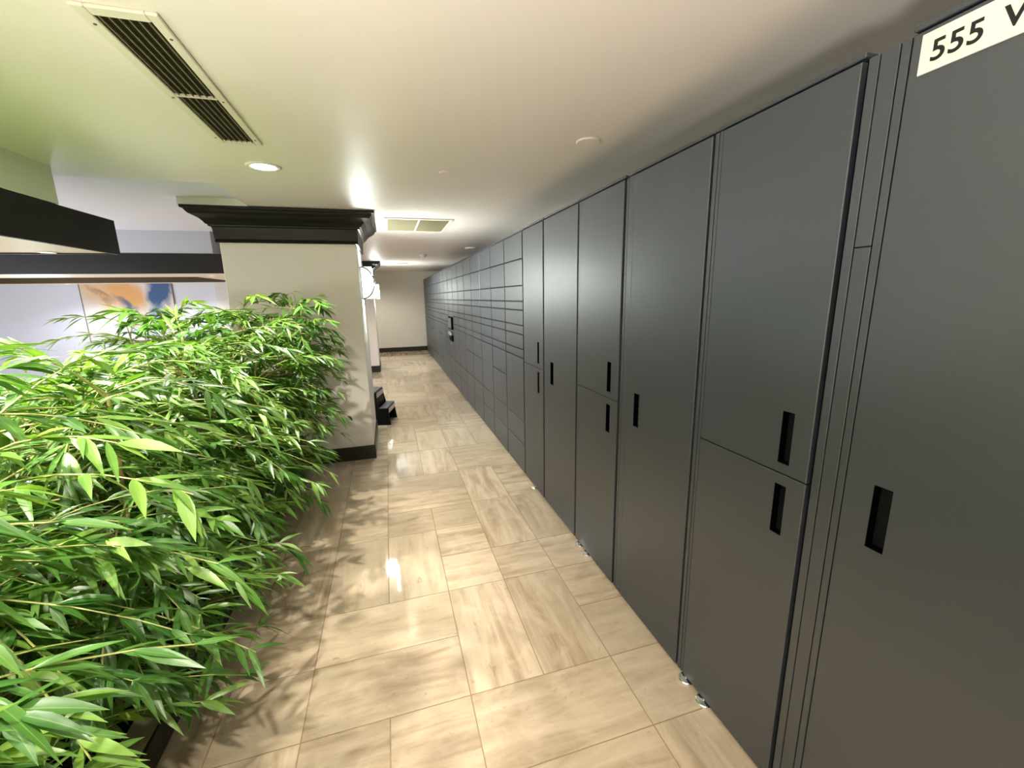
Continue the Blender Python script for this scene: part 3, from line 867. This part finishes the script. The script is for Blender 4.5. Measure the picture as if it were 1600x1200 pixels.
# ------------------------------------------------------------------ painting on the lobby wall
def painting():
    m = bpy.data.materials.new('abstract_canvas'); m.use_nodes = True
    nt = m.node_tree; b = nt.nodes['Principled BSDF']; L = nt.links.new
    tc = nt.nodes.new('ShaderNodeTexCoord')
    n = nt.nodes.new('ShaderNodeTexNoise'); n.inputs['Scale'].default_value = 3.2; n.inputs['Detail'].default_value = 8; n.inputs['Distortion'].default_value = 0.4
    L(tc.outputs['Object'], n.inputs['Vector'])
    warp = nt.nodes.new('ShaderNodeVectorMath'); warp.operation = 'MULTIPLY_ADD'
    L(n.outputs['Color'], warp.inputs[0]); warp.inputs[1].default_value = (0.36, 0, 0.36); 
    off = nt.nodes.new('ShaderNodeVectorMath'); off.operation = 'ADD'; L(tc.outputs['Object'], off.inputs[0]); off.inputs[1].default_value = (-0.18, 0, -0.18)
    L(off.outputs['Vector'], warp.inputs[2])
    def blob(cx, cz, ax, az, ang, soft, lo=1.0):
        mp = nt.nodes.new('ShaderNodeMapping'); mp.vector_type = 'TEXTURE'
        mp.inputs['Location'].default_value = (cx, 0, cz); mp.inputs['Rotation'].default_value = (0, ang, 0); mp.inputs['Scale'].default_value = (ax, 1, az)
        L(warp.outputs['Vector'], mp.inputs['Vector'])
        ml = nt.nodes.new('ShaderNodeVectorMath'); ml.operation = 'MULTIPLY'; L(mp.outputs['Vector'], ml.inputs[0]); ml.inputs[1].default_value = (1, 0, 1)
        ln = nt.nodes.new('ShaderNodeVectorMath'); ln.operation = 'LENGTH'; L(ml.outputs['Vector'], ln.inputs[0])
        r = nt.nodes.new('ShaderNodeMapRange'); r.inputs['From Min'].default_value = 1.0; r.inputs['From Max'].default_value = 1.0-soft; r.inputs['To Max'].default_value = lo
        L(ln.outputs['Value'], r.inputs['Value']); return r.outputs['Result']
    cur = None
    def layer(mask, col):
        nonlocal cur
        mx = nt.nodes.new('ShaderNodeMix'); mx.data_type = 'RGBA'
        L(mask, mx.inputs['Factor'])
        if cur is None: mx.inputs['A'].default_value = (0.80, 0.75, 0.70, 1)
        else: L(cur, mx.inputs['A'])
        mx.inputs['B'].default_value = (*col, 1); cur = mx.outputs['Result']
    layer(blob(-0.28, 0.30, 0.62, 0.42, 0.5, 0.5, 0.9), (0.85, 0.58, 0.33))
    layer(blob(-0.02, 0.22, 0.42, 0.28, 0.7, 0.5), (0.86, 0.46, 0.17))
    layer(blob(-0.40, 0.22, 0.32, 0.06, 0.8, 0.8, 0.7), (0.45, 0.22, 0.08))
    layer(blob(0.02, -0.06, 0.42, 0.09, 0.75, 0.7), (0.16, 0.18, 0.24))
    layer(blob(0.48, 0.25, 0.24, 0.42, 0.1, 0.4), (0.05, 0.12, 0.28))
    layer(blob(0.40, -0.15, 0.16, 0.22, 0.2, 0.6, 0.8), (0.20, 0.30, 0.45))
    layer(blob(-0.05, -0.34, 0.22, 0.12, 0.4, 0.6, 0.8), (0.80, 0.52, 0.55))
    layer(blob(0.15, -0.50, 0.3, 0.12, 0.2, 0.6, 0.7), (0.35, 0.55, 0.75))
    L(cur, b.inputs['Base Color']); b.inputs['Roughness'].default_value = 0.6
    t = thing('painting', 'large abstract orange and blue painting on the lobby wall behind the bamboo', 'painting', (-4.46, 9.38, 1.48))
    bm = bmesh.new(); box(bm, -0.68, 0.68, -0.012, 0.012, -0.62, 0.42); new_obj('canvas', bm, m, t)
    bm = bmesh.new(); w = 0.012
    for bb in ((-0.692, -0.68, -0.018, 0.015, -0.632, 0.432), (0.68, 0.692, -0.018, 0.015, -0.632, 0.432), (-0.68, 0.68, -0.018, 0.015, -0.632, -0.62), (-0.68, 0.68, -0.018, 0.015, 0.42, 0.432)):
        box(bm, *bb)
    tag(new_obj('frame', bm, mat('thin_frame', (0.22, 0.17, 0.11), 0.4, 0.4), t), 'thin dark frame')
painting()

# ------------------------------------------------------------------ world and camera
w = bpy.data.worlds.new('World'); scene.world = w; w.use_nodes = True
w.node_tree.nodes['Background'].inputs['Color'].default_value = (1, 0.93, 0.82, 1)
w.node_tree.nodes['Background'].inputs['Strength'].default_value = 0.05

cam = bpy.data.cameras.new('camera'); co = bpy.data.objects.new('camera', cam); COL.objects.link(co)
cam.sensor_fit = 'HORIZONTAL'; cam.sensor_width = 36; cam.lens = 36*655.44/1600; cam.clip_start = 0.02
r = Vector((0.9591945728571413, -0.2820682817114672, -0.019576921457336235))
u = Vector((0.07646095956545829, 0.19210615737977121, 0.978390998506787))
f = Vector((0.27221222063628164, 0.9399642060999551, -0.20583439505375523))
co.matrix_world = Matrix(((r.x, u.x, -f.x, 0), (r.y, u.y, -f.y, 0), (r.z, u.z, -f.z, 1.5296), (0, 0, 0, 1)))
scene.camera = co

scene.view_settings.view_transform = 'Standard'
scene.view_settings.look = 'None'
scene.view_settings.gamma = 1
scene.view_settings.use_curve_mapping = False
scene.view_settings.exposure = 1.02
